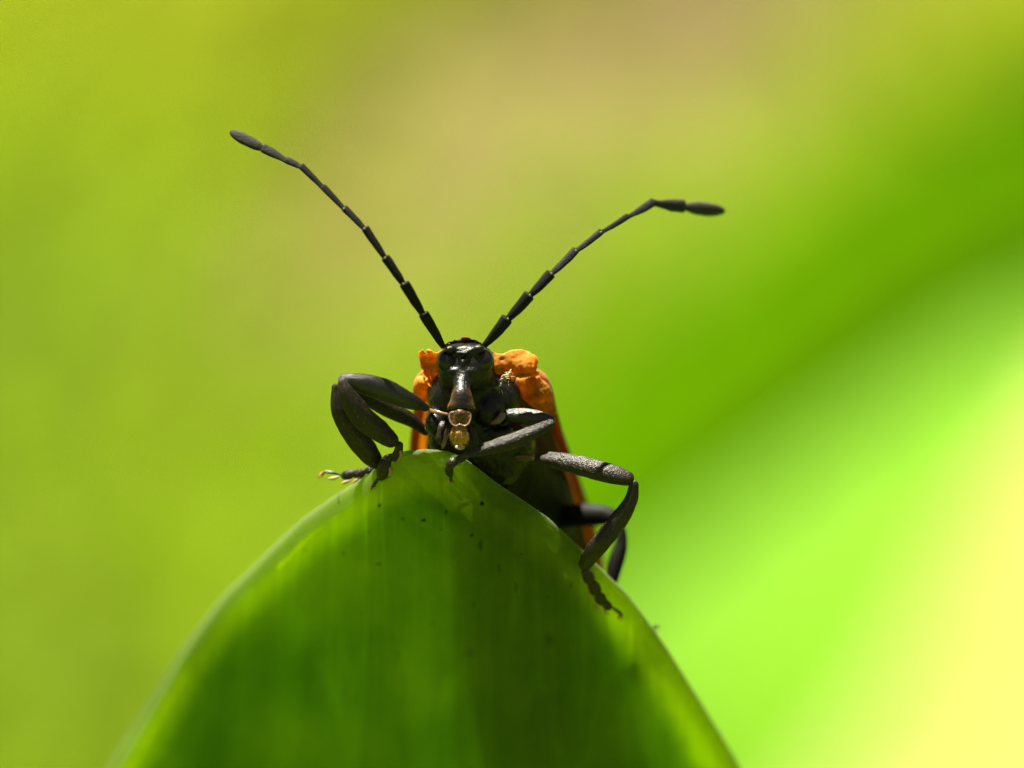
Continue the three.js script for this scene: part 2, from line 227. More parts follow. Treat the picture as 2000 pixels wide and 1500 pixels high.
// ------------------------------------------------------------------ the beetle
const bBase = toWorld(Q(832, 905, -0.4));
const beetle = thing('beetle', 'black beetle with orange shoulders and wing margins clinging to the leaf tip', 'beetle', bBase);
const put = (name, g, m, parent = beetle, label) => mesh(name, placed(g, bBase), m, parent, label);
const BLACK = [0.004, 0.004, 0.003];

// body: head, snout, thorax, hips and abdomen in one skin
{
  const list = [
    ball(911, 711, -0.28, 0.53, 0.42, 0.42, 0.1), ball(908, 733, -0.2, 0.50, 0.34, 0.34, 0.2), ball(910, 684, -0.12, 0.34, 0.12, 0.22, 0.12),
    ball(880, 683, 0.06, 0.11, 0.09, 0.1, 0.08), ball(934, 682, 0.06, 0.12, 0.09, 0.1, 0.08),
    rod([893, 689, 0.155], [911, 690, 0.155], 0.028, 0.028, 0.04), rod([908, 690, 0.155], [917, 684, 0.13], 0.025, 0.018, 0.04),
    rod([897, 698, 0.165], [903, 709, 0.16], 0.022, 0.018, 0.05), rod([911, 698, 0.165], [904, 708, 0.16], 0.018, 0.016, 0.05), rod([903, 708, 0.16], [903, 716, 0.15], 0.02, 0.016, 0.05),
    rod([903, 716, 0.15], [891, 723, 0.14], 0.014, 0.012, 0.05), rod([903, 716, 0.15], [917, 724, 0.14], 0.014, 0.012, 0.05),
    ball(886, 724, 0.12, 0.10, 0.055, 0.07, 0.05), ball(921, 725, 0.12, 0.11, 0.055, 0.07, 0.05),
    rod([903, 740, 0.08], [902, 768, 0.30], 0.17, 0.17, 0.1), ball(901, 782, 0.34, 0.215, 0.24, 0.19, 0.08), ball(900, 793, 0.37, 0.26, 0.10, 0.15, 0.06),
    rod([891, 757, 0.34], [887, 770, 0.43], 0.02, 0.02, 0.03), rod([887, 770, 0.43], [876, 796, 0.44], 0.022, 0.028, 0.03), rod([915, 758, 0.33], [926, 798, 0.41], 0.016, 0.02, 0.03),
    ball(918, 770, -0.75, 0.85, 0.62, 0.55, 0.25), ball(980, 778, -0.75, 0.36, 0.42, 0.36, 0.2), ball(868, 785, -0.6, 0.2, 0.42, 0.3, 0.2),
    ball(852, 826, -0.45, 0.22, 0.28, 0.28, 0.06), ball(955, 800, -0.4, 0.26, 0.34, 0.3, 0.08), ball(862, 858, -0.75, 0.24, 0.26, 0.3, 0.06), ball(1000, 865, -1.2, 0.42, 0.34, 0.4, 0.08),
    rod([900, 860, -0.9], [925, 880, -1.5], 0.5, 0.9, 0.3), rod([940, 870, -1.8], [1010, 980, -3.6], 1.02, 1.05, 0.4), rod([1010, 980, -3.6], [1085, 1110, -6.0], 1.05, 0.75, 0.4), rod([1085, 1110, -6.0], [1110, 1200, -7.6], 0.75, 0.35, 0.4),
    ball(1040, 1000, -3.2, 0.4, 0.3, 0.4, 0.1), ball(985, 905, -1.7, 0.3, 0.25, 0.3, 0.08), ball(985, 905, -1.35, 0.24, 0.16, 0.24, 0.06), rod([960, 850, -0.7], [990, 842, -0.55], 0.15, 0.12, 0.08),
  ];
  const mouth = Q(900, 803, 0.45), base = join(list), lo = V(-2.2, -4.8, -8.2);
  const rough = (x, y, z) => lerp(0.03, 0.008, sstep(-0.5, -0.1, z)) * fbm(x * 5, y * 5, z * 5, 4) + lerp(0.014, 0.006, sstep(-0.4, 0, z)) * noise(x * 24, y * 24, z * 24);
  const col = (x, y, z) => { // the snout's sides and the hip joints are brown
    const s = Math.exp(-(((x - Q(875, 0).x) / 0.10) ** 2)) + 0.7 * Math.exp(-(((x - Q(925, 0).x) / 0.08) ** 2)), on = z > 0.02 ? sstep(750, 765, 750 - y * 100) * sstep(815, 806, 750 - y * 100) : 0;
    const k = on * clamp(s, 0, 1), e = on * 0.5; return [lerp(BLACK[0], 0.09, k) + e * 0.012, lerp(BLACK[1], 0.045, k) + e * 0.007, lerp(BLACK[2], 0.012, k) + e * 0.008];
  };
  const front = nets((x, y, z) => { let d = base(x, y, z); const c = Math.hypot((x - mouth.x) / 2.2, y - mouth.y - 0.02 + 0.5 * (x - mouth.x) ** 2) - 0.024; if (z > 0) d = Math.max(d, -c); return d + rough(x, y, z); }, V(-2.0, -2.0, -1.3), V(0.9, 1.15, 0.75), 0.021, col);
  const back = nets((x, y, z) => Math.max(base(x, y, z) + rough(x, y, z), z + 1.24), V(-2.3, -5.6, -8.3), V(2.2, 0.9, -1.1), 0.06, col);
  { const p = front.attributes.position, uv = front.attributes.uv; for (let i = 0; i < p.count; i++) uv.setXY(i, 0.9 * Math.atan2(p.getX(i) + 0.9, p.getZ(i) + 1.2), p.getY(i)); }
  put('body', mergeGeometries([front, back], true), [M.chitin, M.belly], beetle);
  const fuzz = hairs([front], 1500, 0.06, 0.004, 5, V(0, -0.6, 0.2), (p) => p.y < 0.2 || Math.hypot(p.x + 0.9, p.y - 0.3) > 0.5);
  const h = put('body_bristles', fuzz, M.hair); h.userData.kind = 'stuff';
  const side = hairs([front], 500, 0.05, 0.005, 6, V(0, -1, 0.2), (p) => p.z > 0.03 && p.y < -0.1 && p.y > -0.52 && p.x > -1.35 && p.x < -0.7 && (p.x < -1.18 || p.x > -0.8));
  const sh = put('snout_bristles', side, M.goldHair); sh.userData.kind = 'stuff';
}
// eyes
for (const [x, y, r] of [[874, 706, 0.235], [942, 706, 0.25]]) { const g = new THREE.SphereGeometry(1, 40, 28); g.scale(r * 0.95, r * 1.05, r); const c = Q(x, y, -0.12); g.translate(c.x, c.y, c.z); put('eye', g, M.eye); }
// upper lip, hairy mouth pad, palps
{
  const pts = [[878, 807], [878, 818], [882, 827], [890, 831.5], [898, 828.5], [907, 831.5], [915, 827], [919, 817], [919, 807], [911, 804], [900, 800], [888, 804]].map(([x, y]) => { const q = Q(x, y, 0.3); return [q.x, q.y]; });
  const sm = smooth(pts).map((p) => [p.x, p.y]), pd = polyDist(sm), bump = Q(899, 808, 0.3);
  const lip = nets((x, y, z) => { const d = pd(x, y), th = 0.06 + 0.05 * Math.exp(-((x - bump.x) ** 2 + (y - bump.y) ** 2) / 0.006) + 0.014 * noise(x * 30, y * 30, 4); return Math.max(d - 0.01, Math.abs(z - 0.45) - th) + 0.004 * noise(x * 50, y * 50, z * 50); }, V(-1.35, -0.95, 0.25), V(-0.7, -0.4, 0.7), 0.012,
    (x, y) => { const k = sstep(0.1, 0.0, Math.hypot(x - bump.x, y - bump.y)); return [lerp(0.085, 0.02, k) * (1 + 1.2 * noise(x * 40, y * 40)), lerp(0.04, 0.014, k) * (1 + 1.2 * noise(x * 40, y * 40)), lerp(0.015, 0.012, k)]; });
  put('upper_lip', lip, M.chitin);
  const ring = smooth([[878, 808, 0.36], [878, 818, 0.37], [882, 827, 0.38], [890, 831.5, 0.38], [898, 828.5, 0.38], [907, 831.5, 0.38], [915, 827, 0.38], [919, 817, 0.37], [919, 808, 0.36]].map(([x, y, z]) => Q(x, y, z + 0.17).toArray()), false, 5);
  const rimG = new THREE.TubeGeometry(new THREE.CatmullRomCurve3(ring), 60, 0.009, 8);
  put('lip_rim', rimG, phys({ name: 'pale lip rim', rgb: [0.34, 0.21, 0.12], roughness: 0.22, clearcoat: 0.6 }));
  const padG = new THREE.SphereGeometry(1, 36, 26); padG.scale(0.16, 0.21, 0.08); { const c = Q(897, 846, 0.42); padG.translate(c.x, c.y, c.z); }
  put('mouth_pad', padG.clone(), phys({ name: 'tawny mouth pad', rgb: [0.2, 0.085, 0.02], roughness: 0.5 }));
  const gold = hairs([padG], 460, 0.1, 0.0095, 21, V(0, -1.4, 0.1), (p) => p.y < Q(0, 842).y && p.z > 0.38);
  put('mouth_bristles', gold, M.goldHair).userData.kind = 'stuff';
  put('palp', limb([[866, 822, 0.0], [861, 838, 0.08], [858, 856, 0.1], [863, 870, 0.1]], [9, 14, 12, 14, 6], { n: 30 }), M.leg);
  put('palp', limb([[874, 838, 0.1], [871, 852, 0.16], [867, 866, 0.16], [864, 877, 0.14]], [8, 11, 8, 9, 4], { n: 26 }), M.amber);
  put('palp', limb([[922, 830, 0.1], [926, 842, 0.16], [929, 856, 0.16], [931, 868, 0.12]], [7, 12, 10, 11, 5], { n: 26 }), M.leg);
  put('palp', limb([[889, 872, 0.22], [899, 875, 0.26], [908, 872, 0.22]], [7, 8, 7], { n: 20 }), phys({ name: 'pale palp', rgb: [0.45, 0.33, 0.2], roughness: 0.3 }));
}

// pronotum: the orange shield behind the head
{
  const out = [[845, 686], [839, 681], [831, 683], [825, 680], [818, 686], [816, 697], [819, 710], [823, 722], [824, 733], [834, 752], [850, 765], [880, 790], [940, 790], [985, 770], [1003, 745], [1030, 738], [1053, 735], [1053, 722], [1052, 712], [1055, 703], [1050, 695], [1038, 688], [1022, 682], [1006, 682], [990, 687], [975, 690], [964, 686], [957, 681], [940, 668], [925, 661], [910, 656], [896, 660], [884, 664], [872, 668], [862, 682], [852, 688]];
  const sm = smooth(out.map(([x, y]) => { const q = Q(x, y, -0.5); return [q.x, q.y]; })).map((p) => [p.x, p.y]), pd = polyDist(sm), cx = Q(912, 0, -0.5).x;
  const zc = (x, y) => { const u = x - cx, r = Math.abs(u); return -0.34 + 0.22 * sstep(0.7, 0.92, y) * sstep(0.5, 0.3, r) - 0.28 * r + 0.10 * Math.sin(y * 7 + u * 5) * sstep(0.4, 0.9, r) + 0.14 * fbm(x * 3.2, y * 3.2, 7, 3) + (u > 0 ? 0.16 * sstep(0.9, 1.4, u) * sstep(0.2, 0.6, y) : 0.1 * sstep(0.55, 0.62, y) * sstep(0.5, 0.8, r)); };
  const g = nets((x, y, z) => { const d = pd(x, y) + 0.02 * noise(x * 9, y * 9, 1), th = 0.022 + 0.022 * sstep(0, -0.1, d) + 0.018 * sstep(-0.05, -0.02, d) * sstep(0.02, -0.02, d); return -smin(-(d), -((Math.abs(z - zc(x, y)) - th) * 0.8), 0.05) + 0.035 * Math.abs(noise(x * 10, y * 10, z * 10)) + 0.02 * noise(x * 21, y * 21, z * 21) + 0.008 * noise(x * 42, y * 42, z * 42); }, V(-2.05, -0.55, -1.4), V(0.75, 1.05, 0.2), 0.02,
    (x, y) => { const r = Math.abs(x - cx), rimK = 1 - sstep(0.0, 0.07, Math.abs(pd(x, y))), k = sstep(0.62, 0.42, r) * (1 - 0.35 * sstep(0.86, 0.93, y)), n = 0.75 + 0.6 * (fbm(x * 5, y * 5, 3, 3) + 0.3); return [lerp(lerp(0.66 * n, 0.8, 0.6 * rimK), 0.035, k), lerp(lerp(0.24 * n, 0.44, 0.6 * rimK), 0.010, k), 0.0005 + 0.03 * rimK * (1 - k)]; });
  put('pronotum', g, M.orange, beetle, 'crumpled orange shield behind the black head');
}

// wing cases: black backs, orange margins and shoulders
{
  const left = smooth([[826, 728, -0.85], [810, 745, -1.0], [806, 770, -1.3], [808, 800, -1.7], [802, 850, -2.4], [800, 890, -2.9], [815, 960, -3.9], [850, 1040, -5.0], [920, 1130, -6.6], [1010, 1210, -8.0], [1090, 1240, -8.7]].map((p) => Q(...p).toArray()), false, 8);
  const right = smooth([[1050, 733, -0.85], [1068, 746, -1.0], [1079, 768, -1.3], [1087, 805, -1.7], [1099, 850, -2.3], [1112, 887, -2.8], [1133, 945, -3.7], [1158, 1020, -4.8], [1182, 1110, -6.2], [1180, 1190, -7.6], [1130, 1240, -8.7]].map((p) => Q(...p).toArray()), false, 8);
  const rows = left.length, back = V(0.12, 0.80, -0.58).normalize();
  for (const s of [-1, 1]) {
    const edge = s < 0 ? left : right, rim = 8, cols = 26;
    const at = (i, j) => { // j = 0 under the margin, then round it and over the back to the seam
      const mid = left[i].clone().add(right[i]).multiplyScalar(0.5), half = edge[i].clone().sub(mid), w = half.length(), dir = half.clone().normalize(), f = i / (rows - 1), h = (0.75 * Math.sin(Math.PI * Math.min(1, 0.12 + f * 0.85)) ** 0.6) * Math.min(1, w / 1.2), n = 0.03 * noise(i * 0.4, j * 0.7, s * 3);
      const under = 0.26 * (1 - 0.35 * sstep(0, 0.6, f));
      if (j < rim) { const k = j / (rim - 1); return mid.clone().addScaledVector(dir, w - under * (1 - k)).addScaledVector(back, -0.05 * Math.sin(Math.PI * k) + 0.09 * (1 - k) + n * 0.6); }
      const a = ((j - rim + 1) / (cols - rim)) * (Math.PI / 2); return mid.clone().addScaledVector(dir, w * Math.cos(a) * (1 - 0.0) + (a > 1.55 ? 0.004 : 0)).addScaledVector(back, 0.02 + h * Math.sin(a) + n * 0.4);
    };
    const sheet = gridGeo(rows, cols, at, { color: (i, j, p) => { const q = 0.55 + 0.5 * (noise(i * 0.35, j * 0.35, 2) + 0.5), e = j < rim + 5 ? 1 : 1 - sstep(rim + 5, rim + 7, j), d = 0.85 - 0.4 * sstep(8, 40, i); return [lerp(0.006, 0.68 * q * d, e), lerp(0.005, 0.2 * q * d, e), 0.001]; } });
    // the shoulder hump seen from the front
    const P = s < 0 ? [[824, 733], [814, 737], [808, 750], [807, 764], [812, 776], [826, 783], [838, 787], [850, 778], [856, 760], [852, 740]] : [[1008, 738], [1030, 736], [1053, 733], [1060, 740], [1070, 750], [1077, 760], [1081, 775], [1085, 792], [1088, 810], [1072, 809], [1052, 802], [1034, 790], [1018, 775], [1010, 760]];
    const sm = smooth(P.map(([x, y]) => { const q = Q(x, y, -0.8); return [q.x, q.y]; })).map((p) => [p.x, p.y]), pd = polyDist(sm), xs = sm.map((p) => p[0]), ys = sm.map((p) => p[1]);
    const hump = nets((x, y, z) => { const d = pd(x, y), zc = -0.86 - 0.45 * clamp(0.25 - y, 0, 2) + 0.10 * fbm(x * 4, y * 4, 11, 3), th = 0.06 + 0.22 * Math.sqrt(clamp(-d / 0.25, 0, 1)); return -smin(-d, -(Math.abs(z - zc) - th) * 0.7, 0.06) + 0.022 * noise(x * 9, y * 9, z * 9) + 0.026 * Math.max(0, noise(x * 26, y * 26, z * 26)); }, V(Math.min(...xs) - 0.1, Math.min(...ys) - 0.1, -1.9), V(Math.max(...xs) + 0.1, Math.max(...ys) + 0.1, -0.3), 0.02,
      (x, y, z) => { const n = 0.7 + 0.7 * (fbm(x * 6, y * 6, z * 6, 3) + 0.3), d = s > 0 ? 0.85 : 1.05; return [0.64 * n * d, 0.25 * n * d, 0.001]; });
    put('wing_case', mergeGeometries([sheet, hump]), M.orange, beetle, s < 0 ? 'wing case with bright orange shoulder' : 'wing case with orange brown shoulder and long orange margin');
  }
}

// antennae: toothed segments, black at the base and grey with down at the tip
function antenna(joints, widths, tipGrey, seed, lean) {
  const a = part('antenna', beetle), geos = [];
  for (let i = 0; i < joints.length - 1; i++) {
    const p = joints[i], q = joints[i + 1], last = i === joints.length - 2, [wb, we] = widths[i], g0 = tipGrey(i / (joints.length - 2));
    const d = Math.hypot(q[0] - p[0], q[1] - p[1]), ux = (q[0] - p[0]) / d, uy = (q[1] - p[1]) / d, over = last ? 0 : 2.5, bow = last ? 0 : 0.6;
    const m = [(p[0] + q[0]) / 2 - uy * bow, (p[1] + q[1]) / 2 + ux * bow, (p[2] + q[2]) / 2];
    const thin = sstep(0.2, 0.6, i / joints.length) * (1 - sstep(0.75, 0.85, i / joints.length)), ws = last ? [wb * 0.8, we * 0.88, we, we, we * 0.86, we * 0.5] : [wb * lerp(0.68, 0.9, thin), wb * 0.9, lerp(wb, we, 0.4), we * 0.97, we * 1.03, we * 1.04];
    const g = limb([[p[0] - ux * 1.5, p[1] - uy * 1.5, p[2]], m, [q[0] + ux * over, q[1] + uy * over, q[2]]], ws, { shift: last ? undefined : (t) => lean * 1.6 * t * t, cap: last ? 0.9 : 0.3, depth: i > joints.length - 4 ? 0.42 : 0.6, n: 26, sides: 14, power: 2.3, rough: 0.05, seed: seed + i, color: (t, pt) => { const k = 0.004 + g0 * (0.7 + 0.8 * Math.abs(noise(pt.x * 30, pt.y * 30, pt.z * 30))); return [k, k * 0.98, k * 0.9]; } });
    geos.push(g); put('antenna_segment', g.clone(), M.antenna, a);
    if (!last && i < 5) { const b = new THREE.SphereGeometry(0.026, 12, 10), c = Q(q[0], q[1], q[2] + 0.05); b.translate(c.x, c.y, c.z); put('joint', b, phys({ name: 'grey joint', rgb: [0.05, 0.042, 0.034], roughness: 0.4 }), a); }
  }
  put('antenna_down', hairs(geos, 1600, 0.036, 0.0026, seed + 90, V(0, 0, 0)), M.down, a).userData.kind = 'stuff';
}
antenna([[866, 678, 0.02], [826, 614, 0.35], [788, 555, 0.55], [752, 504, 0.6], [712, 447, 0.6], [672, 408, 0.5], [630, 366, 0.4], [588, 326, 0.3], [560, 314, 0.2], [513, 290, 0.1], [449, 257, 0.0]],
  [[16, 20], [17, 20], [16, 18], [14, 16], [12, 14], [11, 13], [11, 13], [12, 14], [13, 18], [15, 22]], (f) => 0.03 * sstep(0.68, 1, f), 40, -1);
antenna([[946, 675, 0.0], [992, 623, 0.2], [1035, 577, 0.3], [1077, 535, 0.3], [1125, 490, 0.1], [1174, 454, -0.3], [1225, 424, -0.8], [1276, 396, -1.3], [1336, 404, -1.8], [1416, 412, -2.3]],
  [[17, 23], [18, 23], [17, 20], [14, 16], [12, 13], [10, 12], [11, 17], [16, 25], [14, 26]], (f) => 0.036 * sstep(0.68, 1, f), 60, 1);

// legs
function claws(leg, p, q, curl, w = 6) { // a thin last segment from p to q, then two hooked claws
  put('claw_segment', limb([p, [(p[0] + q[0]) / 2, (p[1] + q[1]) / 2 - 1, (p[2] + q[2]) / 2 + 0.02], q], [w * 0.6, w * 0.8, w, w], { n: 22 }), M.legDark, leg);
  for (const s of [-1, 1]) put('claw', limb([q, [q[0] + curl[0] * 0.45 - s * 2, q[1] + curl[1] * 0.3, q[2] + 0.05 * s], [q[0] + curl[0] * 0.9 - s * 3, q[1] + curl[1] * 0.75, q[2] + 0.1 * s], [q[0] + curl[0] - s * 3, q[1] + curl[1] * 1.25, q[2] + 0.1 * s]], [w * 0.9, w * 0.7, w * 0.4, w * 0.12], { n: 22 }), M.claw, leg);
}
function leg({ troch, femur, tibia, tarsi, claw, femurMat = M.leg, tibiaMat = M.leg, tibiaRidge = 0.06, femurRidge = 0.05, pads = [], seed, down = 900, label }) {
  const o = part('leg', beetle), geos = []; if (label) o.userData.label = label;
  const add = (name, g, m) => { geos.push(g.clone()); put(name, g, m, o); };
  if (troch) add('trochanter', limb(...troch, { n: 26 }), M.amber);
  add('femur', limb(...femur, { slim: 0.93, power: 2.4, seed, n: 60, sides: 28, ridge: femurRidge, rough: 0.03, depth: 0.7 }), femurMat);
  add('tibia', limb(...tibia, { slim: 0.9, power: 2.4, seed: seed + 1, n: 60, sides: 28, ridge: tibiaRidge, rough: 0.04, depth: 0.62 }), tibiaMat);
  for (const t of tarsi ?? []) add('tarsal_segment', limb(t[0], t[1], { seed: seed + t[1][0], n: 26, depth: 0.6, rough: 0.06 }), M.leg);
  for (const p of pads) put('sole_pad', limb(p[0], p[1], { n: 20, depth: 0.7 }), M.pad, o);
  if (claw) claws(o, ...claw);
  put('leg_hair', hairs(geos, Math.round(down * 1.3), 0.055, 0.003, seed, V(0, -0.5, 0)), M.hair, o).userData.kind = 'stuff';
}
// foreleg at the left of the picture, knee raised
leg({
  seed: 3, label: 'bent foreleg with the smooth black thigh', troch: [[[838, 801, -0.3], [852, 805, -0.1], [876, 810, -0.02]], [9, 8, 6]],
  femur: [[[838, 799, -0.25], [800, 783, -0.1], [740, 758, 0.1], [690, 745, 0.25], [660, 740, 0.3]], [13, 30, 40, 45, 42, 34, 22]], femurMat: M.legDark,
  tibia: [[[667, 738, 0.35], [676, 765, 0.36], [706, 812, 0.22], [745, 845, 0.0], [776, 868, leafFront(779, 880, 0.12)]], [18, 32, 43, 47, 46, 40, 26]], tibiaRidge: 0.07,
  tarsi: [[[[780, 862, leafFront(780, 890, 0.12)], [778, 882, leafFront(778, 892, 0.09)], [769, 900, leafFront(769, 900, 0.08)]], [15, 17, 20, 17]], [[[770, 890, leafFront(770, 895, 0.09)], [758, 896, leafFront(758, 900, 0.09)], [750, 903, leafFront(750, 903, 0.08)]], [12, 16, 20, 18]], [[[755, 893, leafFront(755, 900, 0.1)], [751, 915, leafFront(751, 915, 0.08)], [741, 938, leafFront(741, 938, 0.07)]], [22, 30, 27, 11]]],
  pads: [[[[760, 905, leafFront(760, 905, 0.07)], [764, 920, leafFront(764, 920, 0.07)], [757, 934, leafFront(757, 934, 0.07)]], [6, 9, leafFront(6, 9, 0.07)]], [[[782, 880, leafFront(782, 880, 0.07)], [783, 892, leafFront(783, 892, 0.07)], [774, 903, leafFront(774, 903, 0.07)]], [4, 7, leafFront(4, 7, 0.07)]]],
  claw: [[742, 930, leafFront(742, 930, 0.07)], [731, 947, leafFront(731, 947, 0.07)], [-3, 10], 8], down: 1500,
});
// middle leg at the left, behind the foreleg
leg({
  seed: 9, label: 'left middle leg behind the foreleg, foot stretched over the leaf edge', troch: [[[868, 852, -0.85], [845, 846, -0.85], [826, 836, -0.8]], [12, 14, 12]],
  femur: [[[836, 848, -0.85], [805, 822, -0.75], [755, 797, -0.55], [700, 768, -0.3], [664, 752, -0.15]], [14, 26, 33, 34, 32, 26, 20]],
  tibia: [[[656, 748, -0.1], [664, 800, -0.15], [690, 845, -0.3], [722, 888, -0.5], [742, 912, -0.65]], [18, 30, 40, 46, 46, 42, 26]], tibiaRidge: 0.08,
  tarsi: [[[[741, 910, -0.7], [726, 917, -0.78], [712, 921, -0.85]], [9, 12, 15, 12]], [[[716, 918, -0.85], [704, 924, -0.92], [690, 930, -1.0]], [11, 17, 20, 16]], [[[698, 922, -0.95], [682, 926, -1.0], [667, 933, -1.05]], [11, 18, 20, 14]]],
  pads: [[[[703, 932, -0.9], [695, 939, -0.92], [688, 944, -0.95]], [3, 6, 3]], [[[686, 938, -0.95], [677, 941, -0.98], [667, 945, -1.0]], [3, 7, 3]], [[[663, 930, -1.0], [653, 934, -1.02], [641, 935, -1.05]], [3, 7, 4]]],
  claw: [[668, 928, -1.02], [634, 921, -1.08], [-9, 12], 6],
});
// foreleg at the right, folded below the shoulder
leg({
  seed: 15, label: 'right foreleg folded below the orange brown shoulder', troch: [[[957, 826, -0.25], [972, 822, -0.12], [985, 806, -0.15]], [9, 13, 17]],
  femur: [[[982, 810, -0.3], [1010, 812, -0.25], [1050, 816, -0.1], [1084, 822, 0.02]], [20, 30, 34, 32, 26, 18]], femurMat: M.legDark,
  tibia: [[[1084, 822, 0.05], [1050, 840, 0.18], [1000, 862, 0.26], [950, 877, 0.3], [912, 888, leafFront(905, 893, 0.1)]], [16, 24, 31, 33, 30, 24, 16]],
  tarsi: [[[[919, 886, leafFront(919, 886, 0.08)], [905, 893, leafFront(905, 893, 0.08)], [889, 901, leafFront(889, 901, 0.08)]], [10, 14, 17, 13]], [[[896, 898, leafFront(896, 898, 0.08)], [883, 904, leafFront(883, 904, 0.08)], [876, 914, leafFront(876, 914, 0.08)]], [13, 18, 19, 15]], [[[881, 905, leafFront(881, 905, 0.08)], [877, 918, leafFront(877, 918, 0.08)], [881, 932, leafFront(881, 932, 0.08)]], [13, 17, 16, 8]]],
  claw: [[880, 928, leafFront(880, 928, 0.08)], [881, 938, leafFront(881, 938, 0.08)], [2, 6], 7],
});
// middle leg at the right, reaching out and down to the leaf
leg({
  seed: 23, label: 'right middle leg reaching out sideways and down to the leaf edge', troch: [[[990, 893, -1.0], [1015, 893, -0.85], [1046, 893, -0.7]], [9, 12, 14]],
  femur: [[[1040, 893, -0.75], [1085, 899, -0.6], [1140, 911, -0.4], [1195, 926, -0.2], [1238, 938, -0.1]], [13, 30, 37, 40, 41, 38, 26]], femurRidge: 0.05,
  tibia: [[[1239, 938, -0.1], [1233, 975, -0.15], [1205, 1020, -0.3], [1165, 1070, -0.4], [1137, 1110, leafFront(1137, 1110, 0.09)]], [19, 28, 37, 40, 38, 33, 25]], tibiaRidge: 0.07,
  tarsi: [[[[1140, 1110, leafFront(1140, 1110, 0.07)], [1148, 1124, leafFront(1148, 1124, 0.07)], [1156, 1140, leafFront(1156, 1140, 0.07)]], [14, 21, 24, 18]], [[[1153, 1134, leafFront(1153, 1134, 0.07)], [1161, 1148, leafFront(1161, 1148, 0.07)], [1169, 1163, leafFront(1169, 1163, 0.07)]], [14, 22, 24, 17]], [[[1166, 1156, leafFront(1166, 1156, 0.07)], [1173, 1169, leafFront(1173, 1169, 0.07)], [1181, 1181, leafFront(1181, 1181, 0.07)]], [13, 21, 22, 15]], [[[1178, 1172, leafFront(1178, 1172, 0.07)], [1186, 1183, leafFront(1186, 1183, 0.07)], [1192, 1191, leafFront(1192, 1191, 0.07)]], [11, 17, 19, 13]]],
  pads: [[[[1142, 1128, leafFront(1142, 1128, 0.07)], [1146, 1142, leafFront(1146, 1142, 0.07)], [1152, 1151, leafFront(1152, 1151, 0.07)]], [3, 6, leafFront(3, 6, 0.07)]], [[[1150, 1152, leafFront(1150, 1152, 0.07)], [1152, 1162, leafFront(1152, 1162, 0.07)], [1158, 1170, leafFront(1158, 1170, 0.07)]], [3, 7, leafFront(3, 7, 0.07)]], [[[1163, 1178, leafFront(1163, 1178, 0.07)], [1167, 1187, leafFront(1167, 1187, 0.07)], [1174, 1191, leafFront(1174, 1191, 0.07)]], [3, 7, leafFront(3, 7, 0.07)]], [[[1180, 1192, leafFront(1180, 1192, 0.07)], [1184, 1197, leafFront(1184, 1197, 0.07)], [1190, 1199, leafFront(1190, 1199, 0.07)]], [3, 6, leafFront(3, 6, 0.07)]]],
  claw: [[1188, 1182, leafFront(1188, 1182, 0.07)], [1214, 1200, leafFront(1214, 1200, 0.07)], [-4, 9], 7], down: 1400,
});
// hind legs, behind the leaf
leg({
  femurMat: M.belly, tibiaMat: M.belly, down: 300, seed: 31, label: 'right hind leg, blurred behind the middle leg',
  femur: [[[1045, 1030, -3.2], [1085, 1012, -3.1], [1140, 1006, -2.9], [1190, 1009, -2.7], [1217, 1026, -2.6]], [26, 40, 47, 48, 45, 36, 24]],
  tibia: [[[1216, 1028, -2.6], [1213, 1065, -2.6], [1202, 1105, -2.55], [1196, 1150, -2.5]], [14, 24, 32, 32, 26, 14]],
  tarsi: [[[[1196, 1146, -2.5], [1188, 1165, -2.5], [1178, 1182, -2.5]], [10, 16, 14]]],
});
leg({
  femurMat: M.belly, tibiaMat: M.belly, down: 300, seed: 37, label: 'left hind leg hidden behind the leaf',
  femur: [[[985, 1020, -4.2], [930, 1010, -4.8], [890, 1010, -5.2]], [22, 38, 40, 22]],
  tibia: [[[888, 1010, -5.2], [880, 1060, -4.8], [890, 1110, -4.3]], [14, 30, 28, 14]],
  tarsi: [[[[890, 1105, -4.3], [885, 1125, -4.0], [880, 1140, -3.6]], [10, 16, 12]]],
});

// crumbs of dry debris stuck between head and shoulder, and one on the leaf's edge
{
  const R = mulberry(77);
  const crumb = (px, py, z, r, m, label, group, n = 7) => {
    const c = Q(px, py, z), bits = []; // a tangle of short curled shreds
    for (let i = 0; i < n; i++) { const a = R() * 6.28, cx = px + (R() - 0.5) * r * 1.5, cy = py + (R() - 0.5) * r * 1.5, l = r * (0.25 + 0.45 * R()), b = a + 1.2 * (R() - 0.3), zz = z + ((R() - 0.5) * r) / 110, w = r * (0.12 + 0.2 * R()); bits.push(limb([[cx, cy, zz], [cx + l * Math.cos(a), cy + l * Math.sin(a), zz + 0.03 * (R() - 0.5)], [cx + l * (Math.cos(a) + Math.cos(b)), cy + l * (Math.sin(a) + Math.sin(b)), zz + 0.05 * (R() - 0.5)]], [w * 0.7, w, w * 1.1, w * 0.5], { n: 14, sides: 8, rough: 0.2, seed: i })); }
    const g = mergeGeometries(bits);
    const base = toWorld(c), o = mesh('crumb', placed(g, base), m, scene); o.position.copy(base); o.userData = { label, category: 'crumb' };
  };
  crumb(992, 735, -0.28, 11, M.crumb, 'pale dry crumb stuck beside the beetle head under the orange shield', null, 18);
  crumb(974, 757, -0.25, 7, phys({ name: 'greenish crumb', rgb: [0.14, 0.15, 0.07], roughness: 0.8 }), 'small greenish crumb below the pale one beside the beetle head', null, 13);
  crumb(1272, 1228, leafZ(4.3, 3.4) - 0.2, 12, M.dirt, 'dark dirt crumb on the right edge of the leaf below the beetle', null, 14);
}

